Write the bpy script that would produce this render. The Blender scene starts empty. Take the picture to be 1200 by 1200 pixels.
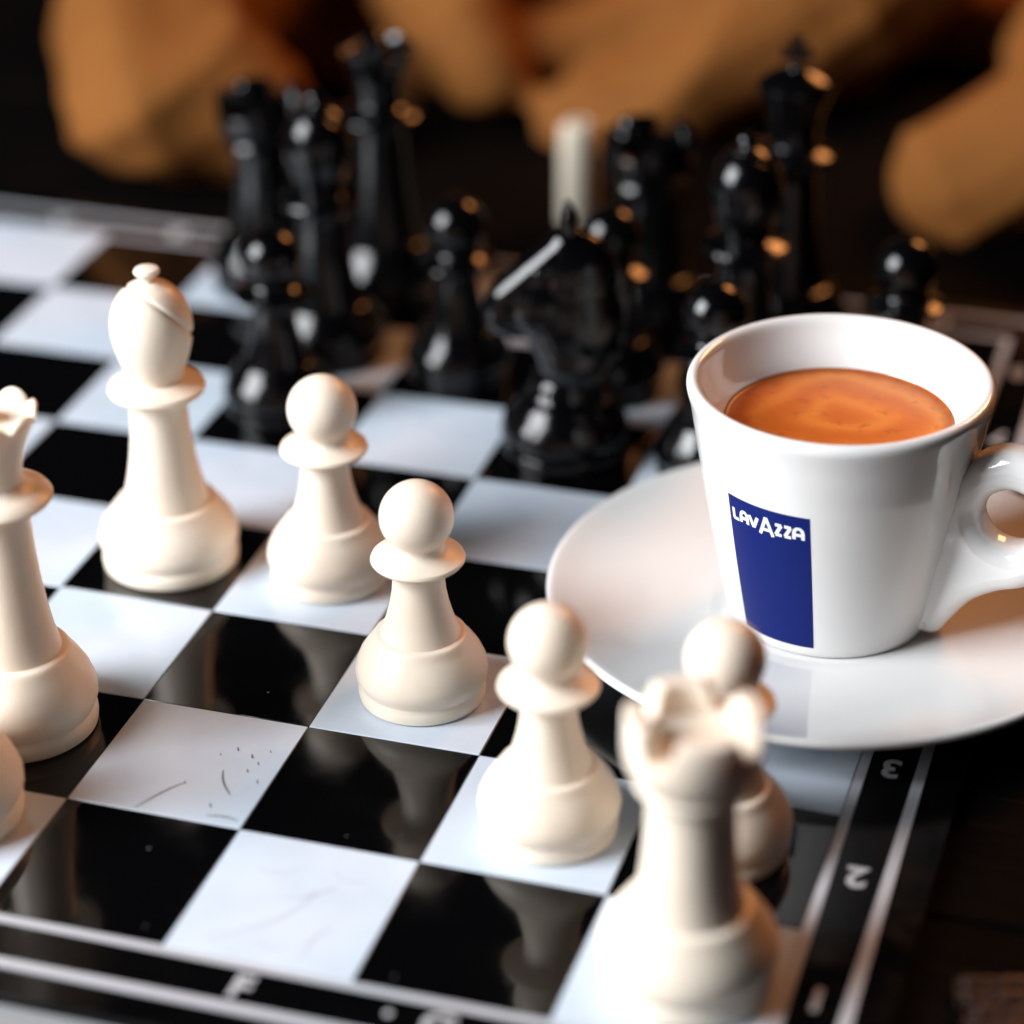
import bpy, bmesh, math, random
from mathutils import Vector, Matrix, noise

random.seed(7)
S = 0.037                       # one board square in metres; everything below is laid out in squares
scene = bpy.context.scene
col = scene.collection

# ------------------------------------------------------------------ camera
CAM = Vector((9.83088, -9.33897, 8.24962))
YAW, PIT, ROLL = math.radians(107.716), math.radians(-29.345), math.radians(-0.8865)
fwd = Vector((math.cos(PIT)*math.cos(YAW), math.cos(PIT)*math.sin(YAW), math.sin(PIT)))
rgt = fwd.cross(Vector((0, 0, 1))).normalized()
upv = rgt.cross(fwd)
r2 = rgt*math.cos(ROLL) + upv*math.sin(ROLL)
u2 = -rgt*math.sin(ROLL) + upv*math.cos(ROLL)
RH = Vector((rgt.x, rgt.y, 0)).normalized()          # horizontal: to the right as one looks at the board
TH = Vector((RH.y, -RH.x, 0))                         # horizontal: towards the white player
cd = bpy.data.cameras.new('camera')
cam = bpy.data.objects.new('camera', cd)
col.objects.link(cam)
cam.matrix_world = Matrix.Translation(CAM*S) @ Matrix((r2, u2, -fwd)).transposed().to_4x4()
cd.sensor_width = 36
cd.lens = 3100.7/1200*36
cd.clip_start, cd.clip_end = 0.01, 100
cd.dof.use_dof = True
cd.dof.focus_distance = 14.75*S
cd.dof.aperture_fstop = (cd.lens/1000)/(0.50*S)
cd.dof.aperture_blades = 0
scene.camera = cam

# ------------------------------------------------------------------ light
scene.render.engine = 'CYCLES'
scene.view_settings.view_transform = 'Standard'
scene.view_settings.look = 'None'
scene.view_settings.exposure = 0.0
scene.view_settings.gamma = 1.0
w = bpy.data.worlds.new('World')
scene.world = w
w.use_nodes = True
w.node_tree.nodes['Background'].inputs[0].default_value = (0.75, 0.85, 1.0, 1)
w.node_tree.nodes['Background'].inputs[1].default_value = 0.010

def area(name, pos, target, sx, sy, power, color):
    d = bpy.data.lights.new(name, 'AREA')
    d.shape = 'RECTANGLE'
    d.size, d.size_y = sx*S, sy*S
    d.energy, d.color = power, color
    o = bpy.data.objects.new(name, d)
    col.objects.link(o)
    o.location = Vector(pos)*S
    o.rotation_euler = (Vector(target)-Vector(pos)).to_track_quat('-Z', 'Y').to_euler()
    return o
area('window_light', (-13.6, -10.9, 14.3), (5.5, 2.4, 0.3), 15, 18, 30.0, (0.94, 0.97, 1.0))
area('warm_lamp', (13.5, 24.5, 16.0), (6.5, 3.0, 0.5), 7, 7, 4.6, (1.0, 0.37, 0.11))

# ------------------------------------------------------------------ materials
def mat(name, color, rough=0.4, spec=0.5, **kw):
    m = bpy.data.materials.new(name)
    m.use_nodes = True
    nt = m.node_tree
    b = nt.nodes['Principled BSDF']
    b.inputs['Base Color'].default_value = (*color, 1)
    b.inputs['Roughness'].default_value = rough
    b.inputs['Specular IOR Level'].default_value = spec
    for k, v in kw.items():
        b.inputs[k.replace('_', ' ')].default_value = v
    return m

def tex_noise(m, scale, detail=4, coords='Object', stretch=None):
    nt = m.node_tree
    tc = nt.nodes.new('ShaderNodeTexCoord')
    n = nt.nodes.new('ShaderNodeTexNoise')
    n.inputs['Scale'].default_value = scale
    n.inputs['Detail'].default_value = detail
    src = tc.outputs[coords]
    if stretch:
        mp = nt.nodes.new('ShaderNodeMapping')
        mp.inputs['Scale'].default_value = stretch[0]
        mp.inputs['Rotation'].default_value = stretch[1]
        nt.links.new(src, mp.inputs['Vector'])
        src = mp.outputs[0]
    nt.links.new(src, n.inputs['Vector'])
    return n

def ramp_to(m, n, socket, stops):
    nt = m.node_tree
    r = nt.nodes.new('ShaderNodeValToRGB')
    els = r.color_ramp.elements
    while len(els) < len(stops):
        els.new(0.5)
    for e, (p, c) in zip(els, stops):
        e.position = p
        e.color = (*c, 1) if len(c) == 3 else c
    nt.links.new(n.outputs['Fac'] if 'Fac' in n.outputs else n.outputs[0], r.inputs[0])
    nt.links.new(r.outputs[0], nt.nodes['Principled BSDF'].inputs[socket])
    return r

def bump(m, n, strength, dist=0.001):
    nt = m.node_tree
    b = nt.nodes.new('ShaderNodeBump')
    b.inputs['Strength'].default_value = strength
    b.inputs['Distance'].default_value = dist
    nt.links.new(n.outputs['Fac'] if 'Fac' in n.outputs else n.outputs[0], b.inputs['Height'])
    nt.links.new(b.outputs[0], nt.nodes['Principled BSDF'].inputs['Normal'])

M = {}
M['cream'] = mat('cream_plastic', (0.80, 0.70, 0.57), 0.38, 0.4)
b = M['cream'].node_tree.nodes['Principled BSDF']
b.inputs['Subsurface Weight'].default_value = 0.25
b.inputs['Subsurface Radius'].default_value = (1.0, 0.55, 0.3)
b.inputs['Subsurface Scale'].default_value = 0.004
n = tex_noise(M['cream'], 60, 6)
ramp_to(M['cream'], n, 'Base Color', [(0.30, (0.77, 0.655, 0.535)), (0.62, (0.83, 0.735, 0.62))])
n = tex_noise(M['cream'], 240, 3)
bump(M['cream'], n, 0.12, 0.0004)
M['black'] = mat('black_plastic', (0.0012, 0.0012, 0.0015), 0.22, 0.36)
n = tex_noise(M['black'], 90, 4)
ramp_to(M['black'], n, 'Roughness', [(0.3, (0.10,)*3), (0.7, (0.19,)*3)])
M['white_sq'] = mat('white_square', (0.62, 0.65, 0.70), 0.24, 0.5)
n = tex_noise(M['white_sq'], 55, 7)
ramp_to(M['white_sq'], n, 'Base Color', [(0.25, (0.465, 0.535, 0.62)), (0.55, (0.53, 0.595, 0.68))])
n = tex_noise(M['white_sq'], 700, 3)
bump(M['white_sq'], n, 0.04, 0.0003)
M['black_sq'] = mat('black_square', (0.0010, 0.0010, 0.0012), 0.07, 0.5)
n = tex_noise(M['black_sq'], 80, 6)
ramp_to(M['black_sq'], n, 'Roughness', [(0.35, (0.05,)*3), (0.75, (0.15,)*3)])
n = tex_noise(M['black_sq'], 35, 2)
bump(M['black_sq'], n, 0.012, 0.0004)
M['border'] = mat('black_border', (0.0012, 0.0012, 0.0014), 0.16, 0.25)
n = tex_noise(M['border'], 120, 6)
ramp_to(M['border'], n, 'Roughness', [(0.35, (0.10,)*3), (0.75, (0.26,)*3)])
M['line'] = mat('border_line_white', (0.42, 0.43, 0.46), 0.35, 0.4)
M['letter'] = mat('letter_grey', (0.42, 0.43, 0.45), 0.4, 0.3)
M['scratch'] = mat('scratch_grey', (0.15, 0.15, 0.165), 0.6, 0.2)
M['scratch_faint'] = mat('scratch_faint', (0.42, 0.44, 0.48), 0.6, 0.2)
M['china'] = mat('white_porcelain', (0.75, 0.745, 0.735), 0.10, 0.5)
M['china'].node_tree.nodes['Principled BSDF'].inputs['Coat Weight'].default_value = 0.3
M['china'].node_tree.nodes['Principled BSDF'].inputs['Coat Roughness'].default_value = 0.05
M['blue'] = mat('blue_print', (0.003, 0.012, 0.125), 0.30, 0.14)
M['print_white'] = mat('white_print', (0.80, 0.82, 0.86), 0.25, 0.4)
# coffee: crema with slow swirls
m = M['coffee'] = mat('coffee_crema', (0.55, 0.16, 0.03), 0.32, 0.28)
nt = m.node_tree
tc = nt.nodes.new('ShaderNodeTexCoord')
wv = nt.nodes.new('ShaderNodeTexWave')
wv.wave_type = 'RINGS'
wv.rings_direction = 'Z'
wv.inputs['Scale'].default_value = 26
wv.inputs['Distortion'].default_value = 9.0
wv.inputs['Detail'].default_value = 3.0
wv.inputs['Detail Scale'].default_value = 1.2
nt.links.new(tc.outputs['Object'], wv.inputs['Vector'])
r = ramp_to(m, wv, 'Base Color', [(0.0, (0.55, 0.125, 0.014)), (0.55, (0.60, 0.15, 0.017)), (1.0, (0.66, 0.195, 0.027))])
bs = nt.nodes['Principled BSDF']
ln = nt.nodes.new('ShaderNodeVectorMath')
ln.operation = 'LENGTH'
nt.links.new(tc.outputs['Object'], ln.inputs[0])
sp = nt.nodes.new('ShaderNodeTexNoise')
sp.inputs['Scale'].default_value = 260
sp.inputs['Detail'].default_value = 5
nt.links.new(tc.outputs['Object'], sp.inputs['Vector'])
ad = nt.nodes.new('ShaderNodeMath')
ad.operation = 'MULTIPLY_ADD'
ad.inputs[1].default_value = 0.0035
nt.links.new(sp.outputs['Fac'], ad.inputs[0])
nt.links.new(ln.outputs['Value'], ad.inputs[2])
er = nt.nodes.new('ShaderNodeMapRange')
er.inputs['From Min'].default_value = 0.0228
er.inputs['From Max'].default_value = 0.0262
nt.links.new(ad.outputs[0], er.inputs['Value'])
sr = nt.nodes.new('ShaderNodeMapRange')
sr.inputs['From Min'].default_value = 0.56
sr.inputs['From Max'].default_value = 0.74
sr.inputs['To Max'].default_value = 0.55
nt.links.new(sp.outputs['Fac'], sr.inputs['Value'])
mx = nt.nodes.new('ShaderNodeMath')
mx.operation = 'MAXIMUM'
nt.links.new(er.outputs[0], mx.inputs[0])
nt.links.new(sr.outputs[0], mx.inputs[1])
mc = nt.nodes.new('ShaderNodeMixRGB')
mc.inputs['Color2'].default_value = (0.26, 0.055, 0.010, 1)
nt.links.new(mx.outputs[0], mc.inputs['Fac'])
nt.links.new(r.outputs[0], mc.inputs['Color1'])
nt.links.new(mc.outputs[0], bs.inputs['Base Color'])
# table: dark wood with coarse horizontal grain
m = M['table'] = mat('dark_wood', (0.012, 0.007, 0.005), 0.7, 0.03)
n = tex_noise(m, 30, 8, 'Object', ((1.0, 14.0, 1.0), (0, 0, -math.atan2(RH.y, RH.x))))
ramp_to(m, n, 'Base Color', [(0.45, (0.0015, 0.0012, 0.0011)), (0.62, (0.003, 0.002, 0.0016)), (0.75, (0.012, 0.006, 0.004))])
bump(m, n, 0.6, 0.0016)
M['paper'] = mat('grey_paper', (0.25, 0.25, 0.255), 0.8, 0.2)
# jacket cloth
m = M['jacket'] = mat('brown_jacket_cloth', (0.30, 0.125, 0.035), 0.85, 0.15)
n = tex_noise(m, 16, 6)
ramp_to(m, n, 'Base Color', [(0.3, (0.17, 0.060, 0.012)), (0.7, (0.225, 0.082, 0.018))])
M['skin'] = mat('skin', (0.55, 0.33, 0.23), 0.5, 0.4)
M['candle'] = mat('cream_wax', (0.62, 0.55, 0.44), 0.6, 0.3)
M['wick'] = mat('wick', (0.05, 0.04, 0.035), 0.9, 0.1)

# ------------------------------------------------------------------ helpers
def build(name, verts, faces, material, parent=None, loc=None, rotz=0.0, smooth=40):
    me = bpy.data.meshes.new(name)
    me.from_pydata([Vector(v)*S for v in verts], [], faces)
    me.validate()
    me.update()
    bm = bmesh.new()
    bm.from_mesh(me)
    bmesh.ops.recalc_face_normals(bm, faces=bm.faces)
    bm.to_mesh(me)
    bm.free()
    if smooth:
        me.shade_smooth()
        me.set_sharp_from_angle(angle=math.radians(smooth))
    me.materials.append(material)
    return link(name, me, parent, loc, rotz)

def link(name, me, parent=None, loc=None, rotz=0.0):
    o = bpy.data.objects.new(name, me)
    col.objects.link(o)
    if parent:
        o.parent = parent
    if loc is not None:
        o.location = Vector(loc)*S
    o.rotation_euler = (0, 0, rotz)
    return o

def empty(name, loc, rotz=0.0):
    o = bpy.data.objects.new(name, None)
    col.objects.link(o)
    o.empty_display_size = 0.01
    o.location = Vector(loc)*S
    o.rotation_euler = (0, 0, rotz)
    return o

def tag(o, label, cat, group=None):
    o['label'] = label
    o['category'] = cat
    if group:
        o['group'] = group
    return o

def catmull(pts, k=4, closed=False):
    """Smooth a polyline of points (tuples of any length)."""
    n_, out = len(pts), []
    rng = range(n_) if closed else range(n_-1)
    for i in rng:
        if closed:
            p0, p1, p2, p3 = pts[i-1], pts[i], pts[(i+1) % n_], pts[(i+2) % n_]
        else:
            p0, p1, p2, p3 = pts[max(i-1, 0)], pts[i], pts[i+1], pts[min(i+2, n_-1)]
        for j in range(k):
            t = j/k
            out.append(tuple(0.5*((2*b_) + (-a_+c_)*t + (2*a_-5*b_+4*c_-d_)*t*t + (-a_+3*b_-3*c_+d_)*t**3)
                             for a_, b_, c_, d_ in zip(p0, p1, p2, p3)))
    if not closed:
        out.append(tuple(pts[-1]))
    return out

def lathe(profile, seg=72, fn=None):
    """profile (r, z); r==0 only at the ends. fn(r, z, angle) -> r, z reshapes it."""
    V, F, rows = [], [], []
    for r, z in profile:
        if r <= 1e-6:
            rows.append([len(V)])
            V.append((0, 0, z))
        else:
            row = []
            for i in range(seg):
                a = 2*math.pi*i/seg
                rr, zz = fn(r, z, a) if fn else (r, z)
                row.append(len(V))
                V.append((rr*math.cos(a), rr*math.sin(a), zz))
            rows.append(row)
    for A, B in zip(rows, rows[1:]):
        if len(A) == 1 and len(B) == 1:
            continue
        for i in range(seg):
            j = (i+1) % seg
            if len(A) == 1:
                F.append((A[0], B[i], B[j]))
            elif len(B) == 1:
                F.append((A[i], A[j], B[0]))
            else:
                F.append((A[i], A[j], B[j], B[i]))
    return V, F

def box_vf(x0, x1, y0, y1, z0, z1):
    V = [(x, y, z) for z in (z0, z1) for y in (y0, y1) for x in (x0, x1)]
    return V, [(0, 2, 3, 1), (4, 5, 7, 6), (0, 1, 5, 4), (2, 6, 7, 3), (0, 4, 6, 2), (1, 3, 7, 5)]

def bevel_box(name, dims, material, parent, bev, loc=None, segs=2):
    V, F = box_vf(*dims)
    o = build(name, V, F, material, parent, loc, smooth=0)
    bm = bmesh.new()
    bm.from_mesh(o.data)
    bmesh.ops.bevel(bm, geom=bm.edges[:], offset=bev*S, segments=segs, affect='EDGES', profile=0.6)
    bm.to_mesh(o.data)
    bm.free()
    o.data.shade_flat()
    return o

def evaluated_mesh(o, name):
    """The mesh of o with its modifiers applied; o itself is removed."""
    dg = bpy.context.evaluated_depsgraph_get()
    me = bpy.data.meshes.new_from_object(o.evaluated_get(dg), depsgraph=dg)
    me.name = name
    d = o.data
    bpy.data.objects.remove(o)
    return me

def blob_mesh(name, shapes, vox, smooth_it):
    bm = bmesh.new()
    for sh_ in shapes:
        if sh_[0] == 'cap':
            _, a, b_, ra, rb = sh_
            a, b_ = Vector(a), Vector(b_)
            n_ = max(2, int((b_-a).length/(0.35*min(ra, rb)))+1)
            for i in range(n_+1):
                t = i/n_
                bmesh.ops.create_icosphere(bm, subdivisions=2, radius=(ra+(rb-ra)*t)*S, matrix=Matrix.Translation(a.lerp(b_, t)*S))
        else:
            _, c, rad = sh_
            bmesh.ops.create_icosphere(bm, subdivisions=4, radius=1.0,
                                       matrix=Matrix.Translation(Vector(c)*S) @ Matrix.Diagonal((*[q*S for q in rad], 1)))
    me = bpy.data.meshes.new(name)
    bm.to_mesh(me)
    bm.free()
    o = bpy.data.objects.new(name, me)
    col.objects.link(o)
    md = o.modifiers.new('r', 'REMESH')
    md.mode = 'VOXEL'
    md.voxel_size = vox*S
    ms = o.modifiers.new('s', 'SMOOTH')
    ms.iterations = smooth_it
    ms.factor = 0.6
    return evaluated_mesh(o, name)

# ------------------------------------------------------------------ table
TZ = -0.085
tb = empty('table', (5, 1.5, TZ))
tag(tb, 'dark brown wooden table top under the chess board', 'table')
k = 0
import bisect
px0, px1 = -22.0, 24.0
y = -13.0
while y < 16.9:                                   # planks run across, parallel with the far edge
    y1 = min(y+2.4, 17.3)
    bevel_box('plank', (px0-5, px1-5, y-1.5+0.012, y1-1.5-0.012, -0.8, 0.0), M['table'], tb, 0.03)
    y = y1
tb['label'] = 'dark brown wooden table top under the chess board'

# pale grey sheet under the near corner of the board
V, F = box_vf(-3.6, 3.6, -2.6, 2.6, 0.0, 0.012)
sh = build('paper_sheet', V, F, M['paper'], None, (2.6, -2.55, TZ+0.003), 0.03, smooth=0)
tag(sh, 'plain light grey paper sheet on table at the board edge', 'paper')

# slatted dark mat lying on the table beside the board
M['mat'] = mat('dark_reed', (0.03, 0.012, 0.006), 0.42, 0.5)
n = tex_noise(M['mat'], 420, 5)
ramp_to(M['mat'], n, 'Base Color', [(0.40, (0.010, 0.004, 0.003)), (0.55, (0.045, 0.014, 0.005)), (0.70, (0.30, 0.10, 0.035))])
bump(M['mat'], n, 1.0, 0.0012)
wm = empty('table_mat', (8.80, 0.83, TZ+0.001), math.atan2(RH.y, RH.x))
tag(wm, 'dark brown reed mat on the table beside the board edge', 'table mat')
reeds = []
for k in range(2):
    V, F = [], []
    rnd = random.Random(40+k)
    for i in range(91):
        rr = 0.046*(0.8+0.25*rnd.random())
        for j in range(10):
            a_ = 2*math.pi*j/10
            V.append((i*0.055-0.04*rnd.random(), rr*math.cos(a_), 0.052+rr*math.sin(a_)))
    for i in range(90):
        for j in range(10):
            F.append((i*10+j, i*10+(j+1) % 10, i*10+10+(j+1) % 10, i*10+10+j))
    F += [tuple(range(10)), tuple(range(900, 910))]
    tmp = build('reed', V, F, M['mat'], None, smooth=60)
    reeds.append(tmp.data)
    bpy.data.objects.remove(tmp)
for k in range(26):
    link('reed', reeds[k % 2], wm, (random.uniform(0, .06), -0.108*k, 0))

# ------------------------------------------------------------------ chess board
bd = empty('chess_board', (0, 0, TZ))
tag(bd, 'glossy black and white chess board with lettered border', 'chess board')
H = -TZ
E0 = 0.565
bevel_box('board_base', (-E0, 8+E0, -E0, 8+E0, 0.006, H-0.012), M['border'], bd, 0.004, segs=1)

def ring(name, a, b_, z0, z1, material):
    V = []
    for z in (z0, z1):
        for d in (a, b_):
            V += [(-d, -d, z), (8+d, -d, z), (8+d, 8+d, z), (-d, 8+d, z)]
    F = []
    for i in range(4):
        j = (i+1) % 4
        F += [(8+i, 8+j, 12+j, 12+i), (i, 4+i, 4+j, j), (4+i, 12+i, 12+j, 4+j), (i, j, 8+j, 8+i)]
    return build(name, V, F, material, bd, smooth=0)
ring('inner_line', 0.002, 0.058, H-0.02, H-0.002, M['line'])
ring('border_band', 0.060, 0.308, H-0.02, H-0.004, M['border'])
ring('outer_line', 0.310, 0.372, H-0.02, H-0.002, M['line'])

def tile_mesh(name, material):
    h = 0.4985
    o = bevel_box(name, (-h, h, -h, h, -0.02, 0.0), material, None, 0.004, segs=1)
    me = o.data
    bpy.data.objects.remove(o)
    return me
tm = [tile_mesh('black_square', M['black_sq']), tile_mesh('white_square', M['white_sq'])]
sq = {}
for f in range(8):
    for r in range(8):
        o = link('square', tm[(f+r) % 2], bd, (f+0.5, r+0.5, H))
        sq[f, r] = o

def stroke(name, pts, wd, material, parent, off):
    """A thin flat mark on a square, points in board coordinates."""
    pts = catmull([(x-off[0], y-off[1]) for x, y in pts], 4)
    V, F = [], []
    for i, (x, y) in enumerate(pts):
        a, b_ = pts[max(i-1, 0)], pts[min(i+1, len(pts)-1)]
        d = Vector((b_[0]-a[0], b_[1]-a[1])).normalized()
        ww = wd*(0.35+0.65*math.sin(math.pi*(i+0.5)/len(pts)))/2
        V += [(x-d.y*ww, y+d.x*ww, 0.0012), (x+d.y*ww, y-d.x*ww, 0.0012)]
    for i in range(len(pts)-1):
        F.append((2*i, 2*i+1, 2*i+3, 2*i+2))
    return build(name, V, F, material, parent, smooth=0)
E2 = sq[4, 1]
oc = (4.5, 1.5)
stroke('scratch', [(4.385, 1.02), (4.44, 1.13), (4.50, 1.24), (4.555, 1.31)], 0.012, M['scratch'], E2, oc)
stroke('scratch', [(4.706, 1.475), (4.735, 1.40), (4.78, 1.33), (4.834, 1.27)], 0.012, M['scratch'], E2, oc)
stroke('scratch', [(4.78, 1.062), (4.85, 1.075), (4.91, 1.075), (4.965, 1.062)], 0.013, M['scratch'], E2, oc)
for x, y, q in [(4.70, 1.70, .02), (4.80, 1.66, .022), (4.86, 1.60, .016), (4.83, 1.52, .018), (4.92, 1.44, .018),
                (4.545, 1.325, .016), (4.76, 1.17, .02), (4.63, 1.62, .012), (4.885, 1.72, .012)]:
    stroke('scratch', [(x, y), (x+q*0.6, y-q*1.3), (x+q, y-q*1.6)], q*0.55, M['scratch'], E2, oc)
F1 = sq[5, 0]
oc = (5.5, 0.5)
stroke('scratch', [(5.18, 0.10), (5.38, 0.24), (5.53, 0.44), (5.58, 0.62)], 0.012, M['scratch_faint'], F1, oc)
stroke('scratch', [(5.70, 0.12), (5.70, 0.25), (5.76, 0.36)], 0.012, M['scratch_faint'], F1, oc)
stroke('scratch', [(5.42, 0.52), (5.55, 0.56), (5.66, 0.66)], 0.010, M['scratch_faint'], F1, oc)
stroke('scratch', [(5.22, 0.72), (5.30, 0.70), (5.42, 0.74)], 0.010, M['scratch_faint'], F1, oc)
stroke('scratch', [(5.60, 0.80), (5.68, 0.74), (5.80, 0.75)], 0.010, M['scratch_faint'], F1, oc)
stroke('scratch', [(5.44, 0.16), (5.50, 0.13), (5.58, 0.15)], 0.012, M['scratch_faint'], F1, oc)

M['dust'] = mat('dust', (0.22, 0.22, 0.22), 0.9, 0.1)
rd = random.Random(5)
for f, r_ in ((4, 0), (5, 1), (6, 0), (4, 2), (7, 1), (3, 1)):
    oc = (f+.5, r_+.5)
    for q in range(2):
        x, y, q_ = f+rd.uniform(.08, .92), r_+rd.uniform(.08, .92), rd.uniform(.004, .009)
        stroke('dust_speck', [(x, y), (x+q_*rd.uniform(-1, 1), y+q_*.8), (x+q_*rd.uniform(-1, 1), y+q_*1.6)], q_*.7, M['dust'], sq[f, r_], oc)

glyphs = {}
def glyph(ch, size=0.235):
    if ch not in glyphs:
        c = bpy.data.curves.new('letter', 'FONT')
        c.body = ch
        c.size = size*S
        c.align_x = 'CENTER'
        c.align_y = 'CENTER'
        c.offset = 0.006*S
        c.extrude = 0.0012*S
        o = bpy.data.objects.new('letter', c)
        col.objects.link(o)
        me = evaluated_mesh(o, 'letter_'+ch)
        me.materials.clear()
        me.materials.append(M['letter'])
        bm = bmesh.new()
        bm.from_mesh(me)
        xs = [v.co.x for v in bm.verts]
        ys = [v.co.y for v in bm.verts]
        bmesh.ops.translate(bm, verts=bm.verts, vec=(-(min(xs)+max(xs))/2, -(min(ys)+max(ys))/2, 0))
        bm.to_mesh(me)
        bm.free()
        glyphs[ch] = me
    return glyphs[ch]
for i in range(8):
    for yy, rz in ((-0.185, 0), (8.185, math.pi)):
        if i == 4 and rz == 0:
            continue                                  # worn off in the photograph
        link('letter', glyph('ABCDEFGH'[i]), bd, (i+0.5, yy, H-0.002), rz)
    for xx, rz in ((-0.18, 0), (8.18, math.pi)):
        link('number', glyph('12345678'[i]), bd, (xx, i+0.5, H-0.002), rz)
V, F = lathe([(0, 0.003), (0.020, 0.003), (0.022, 0.0), (0.022, -0.002)], 16)
build('pin', V, F, M['letter'], bd, (6.245, -0.172, H-0.002))

# ------------------------------------------------------------------ chessmen
PAWN = [(0, 0), (.340, 0), (.355, .010), (.361, .04), (.360, .075), (.350, .094), (.353, .108), (.370, .14), (.376, .18),
        (.368, .225), (.342, .285), (.302, .345), (.268, .385), (.262, .402), (.250, .410), (.226, .413), (.212, .45), (.188, .52),
        (.167, .60), (.152, .68), (.145, .76), (.143, .815), (.152, .838), (.20, .856), (.252, .873), (.264, .889),
        (.258, .905), (.215, .925), (.172, .945), (.152, .962), (.143, .985)]
PAWN += [(.207*math.cos(math.radians(a)), 1.148+.207*math.sin(math.radians(a))) for a in range(-44, 90, 6)] + [(0, 1.355)]
BASE_B = [(0, 0), (.398, 0), (.412, .012), (.417, .05), (.414, .085), (.403, .104), (.407, .12), (.424, .16), (.427, .205),
          (.404, .28), (.358, .35), (.314, .405), (.306, .42), (.292, .430), (.266, .434)]
BISHOP = BASE_B + [(.246, .50), (.222, .60), (.201, .72), (.184, .86), (.176, 1.0), (.176, 1.085), (.187, 1.118), (.24, 1.145),
                   (.286, 1.170), (.294, 1.19), (.285, 1.21), (.225, 1.238), (.172, 1.255), (.166, 1.275)]
hd = catmull([(.166, 1.275), (.186, 1.33), (.216, 1.42), (.239, 1.52), (.244, 1.60), (.233, 1.68), (.202, 1.76), (.150, 1.825),
              (.090, 1.865), (.052, 1.880)], 8)
BISHOP += hd[1:] + [(.044, 1.895), (.050, 1.91), (.071, 1.925), (.078, 1.94), (.070, 1.957), (.04, 1.968), (0, 1.970)]
ROOK_LOW = [(0, 0), (.412, 0), (.426, .014), (.431, .055), (.427, .095), (.416, .114), (.421, .13), (.439, .17), (.441, .22),
            (.416, .295), (.370, .365), (.325, .425), (.316, .441), (.300, .452), (.272, .456), (.252, .54), (.234, .66), (.221, .80),
            (.214, .96), (.213, 1.085), (.222, 1.115), (.264, 1.135), (.276, 1.155), (.268, 1.178), (.262, 1.188)]
ROOK_CUP = [(.262, 1.188), (.275, 1.205), (.302, 1.24), (.319, 1.285), (.325, 1.33), (.326, 1.355), (.326, 1.38), (.326, 1.39), (.322, 1.515),
            (.310, 1.53), (.240, 1.53), (.228, 1.515), (.226, 1.385), (.224, 1.375), (.15, 1.37), (0, 1.37)]
QUEEN = [(0, 0), (.408, 0), (.424, .014), (.430, .055), (.426, .10), (.413, .116), (.419, .13), (.438, .18), (.439, .24), (.412, .32),
         (.366, .40), (.322, .465), (.312, .485), (.296, .497), (.268, .502), (.240, .62), (.215, .78), (.196, .95), (.183, 1.15), (.178, 1.30),
         (.178, 1.395), (.190, 1.425), (.258, 1.455), (.303, 1.48), (.312, 1.50), (.300, 1.52), (.240, 1.55), (.182, 1.572), (.166, 1.60)]
QUEEN_CROWN = [(.166, 1.60), (.165, 1.68), (.179, 1.78), (.206, 1.89), (.240, 1.985), (.258, 2.03), (.262, 2.05), (.272, 2.12), (.262, 2.13),
               (.236, 2.12), (.214, 2.05), (.190, 2.03), (.10, 2.045), (.062, 2.055), (.056, 2.065), (.068, 2.09), (.064, 2.125), (.040, 2.15), (0, 2.158)]
KING_CROWN = [(.166, 1.60), (.166, 1.68), (.184, 1.78), (.214, 1.88), (.250, 1.96), (.266, 2.0), (.266, 2.025), (.248, 2.045), (.19, 2.085),
              (.11, 2.12), (.06, 2.135), (.055, 2.145), (0, 2.146)]

QUEEN = [(r, z if z < .5 else .5+(z-.5)*.95) for r, z in QUEEN]
QUEEN_CROWN = [(r, 1.545+(z-1.60)*.82) for r, z in QUEEN_CROWN]
KING_CROWN = [(r, z-.055) for r, z in KING_CROWN]

def pawn_parts(root, m):
    V, F = lathe(PAWN)
    build('body', V, F, m, root)

def bishop_parts(root, m):
    """body with the diagonal cut in the mitre; the cut falls to local +x"""
    def fn(r, z, a):
        if 1.30 < z < 1.87:
            d = abs(0.573*r*math.cos(a) + 0.42*r*math.sin(a) + 0.70*(z-1.735))
            r -= 0.018*math.exp(-(d/0.013)**2)
        return r, z
    V, F = lathe(BISHOP, 128, fn)
    build('body', V, F, m, root)

def rook_parts(root, m):
    V, F = lathe(ROOK_LOW)
    build('body', V, F, m, root)
    def fn(r, z, a):
        if z > 1.45:
            t = (a/(math.pi/2)) % 1.0
            g = min(t, 1-t)                         # distance to the nearest of four notches
            if g < 0.15:
                z = 1.395 + (0.02 if g > 0.12 else 0.0)
            elif g < 0.20:
                z -= 0.03
        return r, z
    V, F = lathe(ROOK_CUP, 120, fn)
    build('battlement', V, F, m, root)

def queen_parts(root, m):
    V, F = lathe(QUEEN)
    build('body', V, F, m, root)
    def fn(r, z, a):
        if r > 0.2 and z > 1.905:
            s = abs(math.sin(a*4))
            z = z - 0.07*(1-s**0.6)*min(1, (z-1.905)/0.04)
            r = r*(1+0.02*s)
        return r, z
    V, F = lathe(QUEEN_CROWN, 128, fn)
    build('coronet', V, F, m, root)

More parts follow.
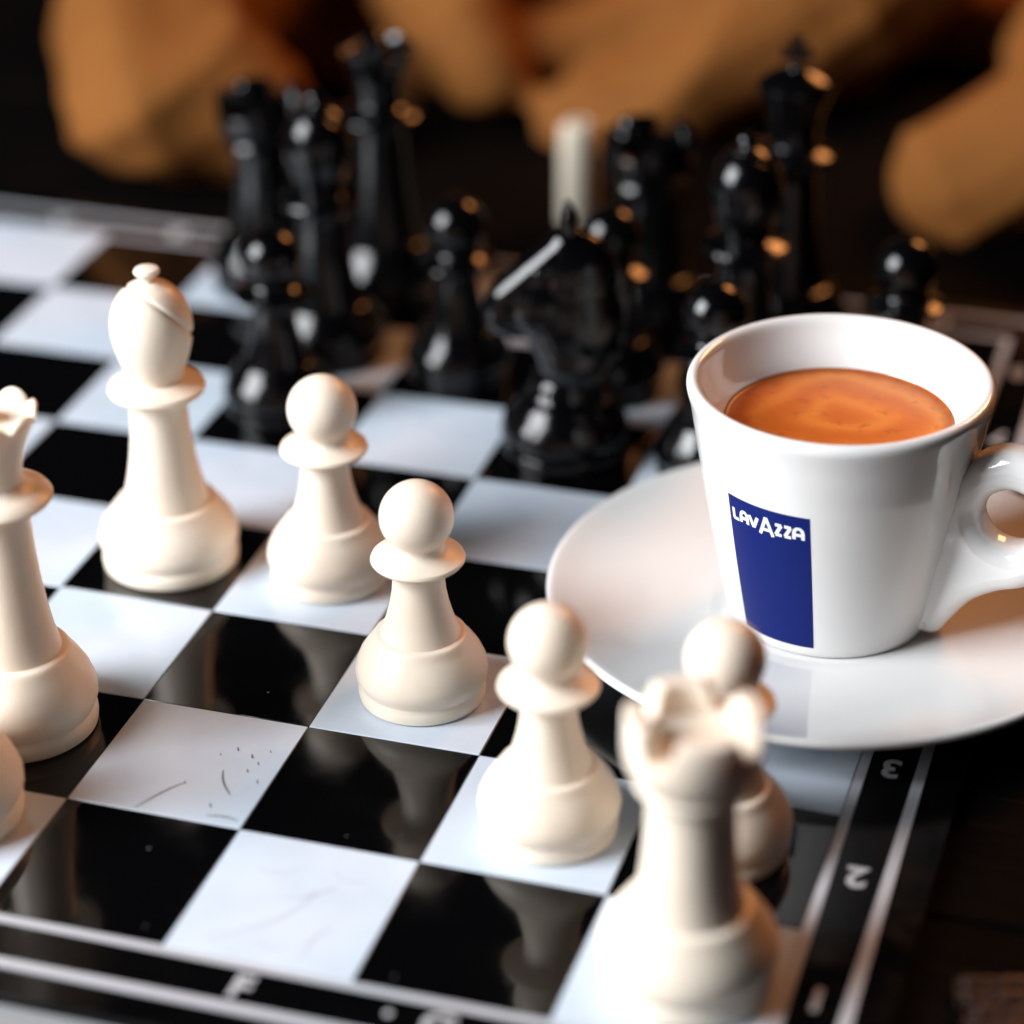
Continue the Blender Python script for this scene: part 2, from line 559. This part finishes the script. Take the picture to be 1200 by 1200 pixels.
def king_parts(root, m):
    V, F = lathe(QUEEN)
    build('body', V, F, m, root)
    V, F = lathe(KING_CROWN)
    c = build('crown', V, F, m, root)
    P = [(-.028, 2.13), (-.032, 2.20), (-.10, 2.185), (-.10, 2.275), (-.032, 2.262), (-.05, 2.34), (.05, 2.34), (.032, 2.262),
         (.10, 2.275), (.10, 2.185), (.032, 2.20), (.028, 2.13)]
    V = [(x, y, z-.05) for y in (-.032, .032) for x, z in P]
    q = len(P)
    F = [tuple(range(q)), tuple(range(2*q-1, q-1, -1))] + [(i, i+q, (i+1) % q+q, (i+1) % q) for i in range(q)]
    o = build('cross', V, F, m, c, smooth=30)

def rounded_slab(name, outline, hole, half, bev, material, parent, vox=0.016, smooth_it=8):
    """Solid from a 2D outline (x, z), extruded in y and rounded."""
    c = bpy.data.curves.new(name, 'CURVE')
    c.dimensions = '2D'
    c.fill_mode = 'BOTH'
    for loop in [outline] + ([hole] if hole else []):
        sp = c.splines.new('POLY')
        sp.points.add(len(loop)-1)
        for p, (x, z) in zip(sp.points, loop):
            p.co = (x*S, z*S, 0, 1)
        sp.use_cyclic_u = True
    c.extrude = (half-bev)*S
    c.bevel_depth = bev*S
    c.bevel_resolution = 4
    c.offset = -bev*S
    o = bpy.data.objects.new(name, c)
    col.objects.link(o)
    me = evaluated_mesh(o, name)
    me.transform(Matrix.Rotation(math.radians(90), 4, 'X'))
    tmp = bpy.data.objects.new(name, me)
    col.objects.link(tmp)
    if vox:
        md = tmp.modifiers.new('r', 'REMESH')
        md.mode = 'VOXEL'
        md.voxel_size = vox*S
        ms = tmp.modifiers.new('s', 'SMOOTH')
        ms.iterations = smooth_it
        ms.factor = 0.5
    me = evaluated_mesh(tmp, name)
    me.materials.clear()
    me.materials.append(material)
    me.shade_smooth()
    return link(name, me, parent)

def knight_parts(root, m):
    """the horse looks along local +x"""
    V, F = lathe(BASE_B[:-1] + [(.268, .437), (.245, .47), (.225, .52), (.21, .57), (.17, .60), (0, .61)])
    build('base', V, F, m, root)
    me = blob_mesh('horse_head', [
        ('cap', (-.03, 0, .50), (-.06, 0, .70), .19, .24), ('ell', (-.07, 0, .96), (.325, .225, .42)), ('ell', (-.08, 0, 1.26), (.27, .195, .33)),
        ('ell', (-.03, 0, 1.45), (.17, .15, .17)), ('ell', (.13, 0, 1.08), (.25, .205, .235)),
        ('cap', (.06, 0, 1.38), (.36, 0, 1.12), .16, .145), ('ell', (.39, 0, 1.03), (.145, .14, .175)), ('cap', (.14, 0, .95), (.34, 0, .93), .12, .105)],
        0.02, 4)
    me.materials.clear()
    me.materials.append(m)
    me.shade_smooth()
    h = link('horse_head', me, root)
    for s in (-1, 1):
        V, F = lathe([(0, -.03), (.045, 0), (.05, .05), (.03, .12), (0, .17)], 16)
        e = build('ear', V, F, m, h, (-.04, s*.075, 1.60))
        e.rotation_euler = (s*-0.12, 0.15, 0)
        V, F = lathe([(0, -.012), (.03, -.008), (.034, 0), (.022, .014), (0, .018)], 16)
        e = build('eye', V, F, m, h, (.16, s*.15, 1.34))
        e.rotation_euler = (-s*math.pi/2, 0, 0)
    V, F = [], []
    zs = [(-.10, 1.60), (-.24, 1.50), (-.345, 1.30), (-.385, 1.08), (-.375, .88), (-.33, .70)]
    zs = catmull(zs, 5)
    for i, (x, z) in enumerate(zs):
        wv_ = 0.045+0.012*math.sin(i*1.5)
        V += [(x+.05, -wv_, z), (x-.018, -wv_*.6, z), (x-.018, wv_*.6, z), (x+.05, wv_, z)]
    for i in range(len(zs)-1):
        for j in range(3):
            F.append((4*i+j, 4*i+j+1, 4*i+j+5, 4*i+j+4))
    F += [(0, 1, 2, 3), tuple(len(V)-4+i for i in range(4))]
    build('mane', V, F, m, h)

PARTS = {'pawn': pawn_parts, 'bishop': bishop_parts, 'rook': rook_parts, 'queen': queen_parts, 'king': king_parts, 'knight': knight_parts}
PROTO = {}
def copy_tree(o, parent=None):
    c = o.copy()
    col.objects.link(c)
    c.parent = parent
    for ch in list(o.children):
        copy_tree(ch, c)
    return c
def man(kind, colour, x, y, rotz, label):
    key = (kind, colour)
    if key not in PROTO:
        o = empty('chess_'+kind, (x, y, 0.0012), rotz)
        PARTS[kind](o, M['cream' if colour == 'cream' else 'black'])
        PROTO[key] = o
    else:
        o = copy_tree(PROTO[key])
        o.location = Vector((x, y, 0.0012))*S
        o.rotation_euler = (0, 0, rotz)
    return tag(o, label, 'chess piece', colour+' chessmen on the board')

RA = math.atan2(RH.y, RH.x)
man('pawn', 'cream', 5.5, 2.5, 0.3, 'cream pawn on a white square, middle of three in a diagonal row')
man('pawn', 'cream', 4.54, 3.57, 1.3, 'cream pawn on a white square right beside the cream bishop')
man('pawn', 'cream', 6.56, 1.47, 2.2, 'cream pawn on a white square between cream rook and saucer edge')
man('pawn', 'cream', 7.45, 1.56, 0.9, 'cream pawn mostly hidden behind the cream rook')
man('rook', 'cream', 7.545, 0.5, RA-0.62, 'cream rook with notched battlement on the corner square')
man('bishop', 'cream', 3.515, 3.5, RA, 'cream bishop with slanted cut in its mitre on black square')
man('queen', 'cream', 3.445, 1.59, 0.2, 'cream queen with scalloped coronet behind the cream king')
man('king', 'cream', 3.44, 0.68, 0.2, 'cream king beside the queen, only its round foot showing')
man('rook', 'black', 2.58, 7.5, RA-0.5, 'black rook on the back row beside the black queen')
man('rook', 'black', 5.5, 7.5, RA-0.5, 'black rook on the back row behind the black knight')
man('pawn', 'black', 3.42, 5.55, 0, 'black pawn standing in front of the black bishop beside the queen')
man('bishop', 'black', 3.42, 6.5, RA+0.4, 'black bishop in front of the black queen')
man('queen', 'black', 3.5, 7.5, 0.1, 'tall black queen with coronet on the back row')
man('pawn', 'black', 4.44, 6.38, 0, 'black pawn between the black bishop and the black knight')
man('knight', 'black', 5.46, 5.52, RA+math.pi-0.06, 'black knight with horse head on a black square')
man('pawn', 'black', 5.5, 6.5, 0, 'black pawn hidden behind the black knight in front of rook')
man('bishop', 'black', 6.42, 6.5, RA+0.4, 'black bishop in front of the black king')
man('king', 'black', 6.52, 7.5, 0.2, 'black king with cross on the back row behind the cup')
man('pawn', 'black', 6.46, 5.5, 0, 'black pawn between the black knight and the cup rim')
man('pawn', 'black', 7.5, 6.5, 0, 'black pawn behind the cup with only its round head showing')

# ------------------------------------------------------------------ cup, saucer, coffee
CX, CY = 7.56, 3.86
sc = empty('saucer', (CX, CY, 0.0012))
tag(sc, 'round white porcelain saucer under the espresso cup', 'saucer')
SP = [(0, .128), (.60, .128), (.645, .130), (.67, .137), (.72, .140), (.95, .152), (1.20, .180), (1.42, .222), (1.56, .258), (1.615, .277), (1.640, .281),
      (1.656, .272), (1.662, .255), (1.656, .236), (1.638, .222), (1.60, .210), (1.45, .168), (1.20, .103), (1.0, .068), (.90, .052), (.875, .035), (.865, .004), (.855, 0), (.82, 0), (.81, .006),
      (.79, .045), (.5, .055), (0, .055)]
V, F = lathe(SP, 160)
build('dish', V, F, M['china'], sc, smooth=55)
cup = empty('espresso_cup', (CX, CY, 0.131))
tag(cup, 'white porcelain espresso cup with blue printed panel and looped handle', 'cup')
B0 = 0.130
def cone_r(z):                                  # outer wall radius at board height z
    t = (z-.16)/1.45
    return .598 + .262*t + 0.012*math.sin(math.pi*min(max(t, 0), 1))
CP = [(0, .152), (.50, .150), (.53, .132), (.575, .131), (.590, .140), (cone_r(.17), .17)]
CP += [(cone_r(z), z) for z in [.2+.0675*i for i in range(20)]]
CP += [(.861, 1.555), (.865, 1.580), (.862, 1.602), (.850, 1.620), (.829, 1.628), (.805, 1.622), (.787, 1.606), (.776, 1.58), (.755, 1.53), (.715, 1.465),
       (.675, 1.41), (.645, 1.36), (.62, 1.28), (.59, 1.1), (.54, .7), (.45, .3), (.3, .22), (0, .21)]
V, F = lathe([(r, z-B0) for r, z in CP], 160)
build('bowl', V, F, M['china'], cup, smooth=60)
PHI = math.radians(-11)
HO = catmull([(.70, 1.18), (.80, 1.31), (.92, 1.40), (1.08, 1.43), (1.27, 1.385), (1.41, 1.25), (1.46, 1.06), (1.41, .86), (1.30, .70), (1.17, .60), (1.02, .535),
              (.87, .43), (.76, .28), (.69, .175), (.60, .16), (.52, .20), (.56, .6), (.63, 1.0)], 5, True)
HH = catmull([(.885, .98), (.925, 1.11), (1.03, 1.185), (1.16, 1.165), (1.235, 1.05), (1.20, .92), (1.09, .845), (.96, .865)], 6, True)
h = rounded_slab('handle', [(x, z-B0) for x, z in HO], [(x, z-B0) for x, z in HH], 0.135, 0.105, M['china'], cup, 0, 0)
h.rotation_euler = (0, 0, PHI)
md = h.data
md.set_sharp_from_angle(angle=math.radians(60))

# the blue printed panel and its lettering, laid on the cup wall
def wall(a, z, off):
    r = cone_r(z)+off
    return (r*math.cos(a), r*math.sin(a), z-B0)
def wall_patch(name, loops, off, material, parent):
    """loops: list of quads/strips given as rows of (angle, z)"""
    V, F = [], []
    for rows in loops:
        b0 = len(V)
        nr, nc = len(rows), len(rows[0])
        for row in rows:
            V += [wall(a, z, off) for a, z in row]
        for i in range(nr-1):
            for j in range(nc-1):
                F.append((b0+i*nc+j, b0+i*nc+j+1, b0+(i+1)*nc+j+1, b0+(i+1)*nc+j))
    return build(name, V, F, material, parent, smooth=60)
AL, AR = math.radians(-128.6), math.radians(-89.6)
ZT, ZB = 1.140, 0.205
rows = []
for i in range(25):
    t = i/24
    z = ZT+(ZB-ZT)*t
    al = AL - math.radians(1.2)*t
    ar = AR + math.radians(2.4)*t
    rows.append([(al+(ar-al)*j/16, z) for j in range(17)])
panel = wall_patch('blue_panel', [rows], 0.0015, M['blue'], cup)
def letter_strokes(name, strokes, x0, z0, wd, ht, th):
    """strokes in a unit box; x runs round the wall"""
    loops = []
    r = cone_r(1.02)
    for s in strokes:
        pts = [(x0+x*wd, z0+z*ht) for x, z in s]
        L, R_ = [], []
        for i, (x, z) in enumerate(pts):
            a, b_ = pts[max(i-1, 0)], pts[min(i+1, len(pts)-1)]
            d = Vector((b_[0]-a[0], b_[1]-a[1])).normalized()
            L.append((AL+(x-d.y*th/2)/r, z+d.x*th/2))
            R_.append((AL+(x+d.y*th/2)/r, z-d.x*th/2))
        loops.append([L, R_])
    wall_patch(name, loops, 0.003, M['print_white'], panel)
RA_ = [[(.02, 0), (.02, .55), (.12, .85), (.35, 1.0), (.65, 1.0), (.88, .85), (.98, .55), (.98, 0)], [(.02, .42), (.98, .42)]]
LET = {'L': [[(.1, 1), (.1, .05)], [(.02, .08), (.95, .08)]],
       'a': RA_,
       'v': [[(.02, 1), (.5, .02)], [(.98, 1), (.5, .02)]],
       'A': [[(.0, 0), (.5, 1)], [(1.0, 0), (.5, 1)], [(.25, .30), (.75, .30)]],
       'z': [[(.05, .95), (.95, .95)], [(.90, .95), (.10, .05)], [(.05, .05), (.95, .05)]]}
x = 0.030
for ch, wd, dz, ht in [('L', .046, 0, .074), ('a', .050, 0, .074), ('v', .058, 0, .074), ('A', .082, -.022, .120), ('z', .042, 0, .074),
                       ('z', .042, 0, .074), ('a', .054, 0, .074)]:
    letter_strokes('letter', LET[ch], x, 0.985+dz, wd, ht, 0.0205)
    x += wd+0.0135

V, F = [(0, 0, 0.0)], []
RC = 0.645
for i, rr in enumerate([.1, .2, .3, .4, .5, .58, .62, .637, RC]):
    for j in range(96):
        a = 2*math.pi*j/96
        z = 0.012 if rr == RC else (0.003 if rr > .63 else 0.0)
        V.append((rr*math.cos(a), rr*math.sin(a), z))
for j in range(96):
    F.append((0, 1+j, 1+(j+1) % 96))
for i in range(8):
    for j in range(96):
        F.append((1+i*96+j, 1+(i+1)*96+j, 1+(i+1)*96+(j+1) % 96, 1+i*96+(j+1) % 96))
cf = build('coffee', V, F, M['coffee'], None, (CX, CY, 1.355))
tag(cf, 'orange brown coffee crema filling the espresso cup', 'coffee')

# ------------------------------------------------------------------ candle stub beyond the board
cn = empty('candle', (4.42, 9.45, TZ+0.001))
tag(cn, 'slim cream candle standing on the table behind the black knight', 'candle')
V, F = lathe([(0, 0), (.14, 0), (.148, .02), (.146, .6), (.14, .76), (.13, .81), (.10, .84), (.05, .83), (0, .825)], 40)
build('wax', V, F, M['candle'], cn)
V, F = lathe([(0, .81), (.014, .81), (.013, .88), (0, .89)], 10)
build('wick', V, F, M['wick'], cn)

# ------------------------------------------------------------------ jacket beyond the board
O = Vector((4.5, 12.6, TZ+0.004))
def rel(v): return Vector(v)-O
def roll(pts, rad):
    return [('cap', rel(a_), rel(b_), ra, rb) for a_, b_, ra, rb in zip(pts, pts[1:], rad, rad[1:])]
jk = []
jk += roll([(0.0, 14.0, 0.9), (0.10, 12.0, 0.85), (0.35, 10.5, 0.75), (0.75, 9.55, 0.60)], [1.2, 1.15, 1.05, .86])      # sleeve
jk += roll([(0.75, 9.55, .6), (1.5, 9.7, .5)], [.86, .75])
jk += roll([(2.0, 13.8, 0.8), (2.1, 12.2, 0.9), (3.0, 11.35, 0.35)], [.9, .62, .5])
jk += roll([(5.3, 13.6, 1.2), (4.5, 12.7, 0.75), (3.2, 11.9, 0.35)], [.6, .45, .40])
jk += roll([(6.3, 13.2, 1.2), (5.5, 12.3, 0.65), (4.7, 11.6, 0.22), (3.9, 11.3, 0.0)], [.85, .8, .62, .45])
jk += roll([(8.0, 13.8, 1.2), (7.6, 12.9, 0.5), (7.55, 12.2, 0.2)], [.45, .34, .3])
jk += roll([(9.8, 11.9, 1.1), (8.6, 10.95, 0.70), (7.3, 10.3, 0.30)], [1.35, 1.1, .62])                                # other sleeve
jk += [('ell', rel((2.6, 14.6, 0.0)), (3.8, 1.9, 1.4)), ('ell', rel((2.8, 13.2, -.1)), (3.4, 1.4, .45)), ('cap', rel((5, 14.6, .3)), rel((9.6, 13.2, .2)), .5, .5),
       ('cap', rel((9.6, 13.2, .2)), rel((9.5, 11.8, .5)), .5, .8)]
me = blob_mesh('jacket', jk, 0.085, 3)
def folds(x, y, z):
    h_ = 0.0
    for (ax, az, ph, wl, amp) in ((0.62, -0.78, 0.2, 1.7, .09), (0.80, 0.60, 1.7, 2.6, .07), (0.45, -0.89, 2.1, 0.8, .02)):
        q = (x*ax + z*az + 0.35*y + 0.8*noise.noise(Vector((x*.30, y*.30, z*.30+ph*3))))/wl*2*math.pi + ph
        h_ += amp*(1-2*abs(math.sin(q/2))**0.7)
    return h_ + 0.08*noise.noise(Vector((x*.9, y*.9, z*.9)))
bm = bmesh.new()
bm.from_mesh(me)
bm.normal_update()
for v, n_ in [(v, v.normal.copy()) for v in bm.verts]:
    p = v.co/S + O
    v.co += n_*folds(p.x, p.y, p.z)*S
    v.co.z = max(v.co.z, 0.0)
bm.to_mesh(me)
bm.free()
me.materials.clear()
me.materials.append(M['jacket'])
me.shade_smooth()
jo = link('jacket', me, None, O)
tag(jo, 'crumpled mustard brown jacket heaped on the table behind the chessmen', 'jacket')
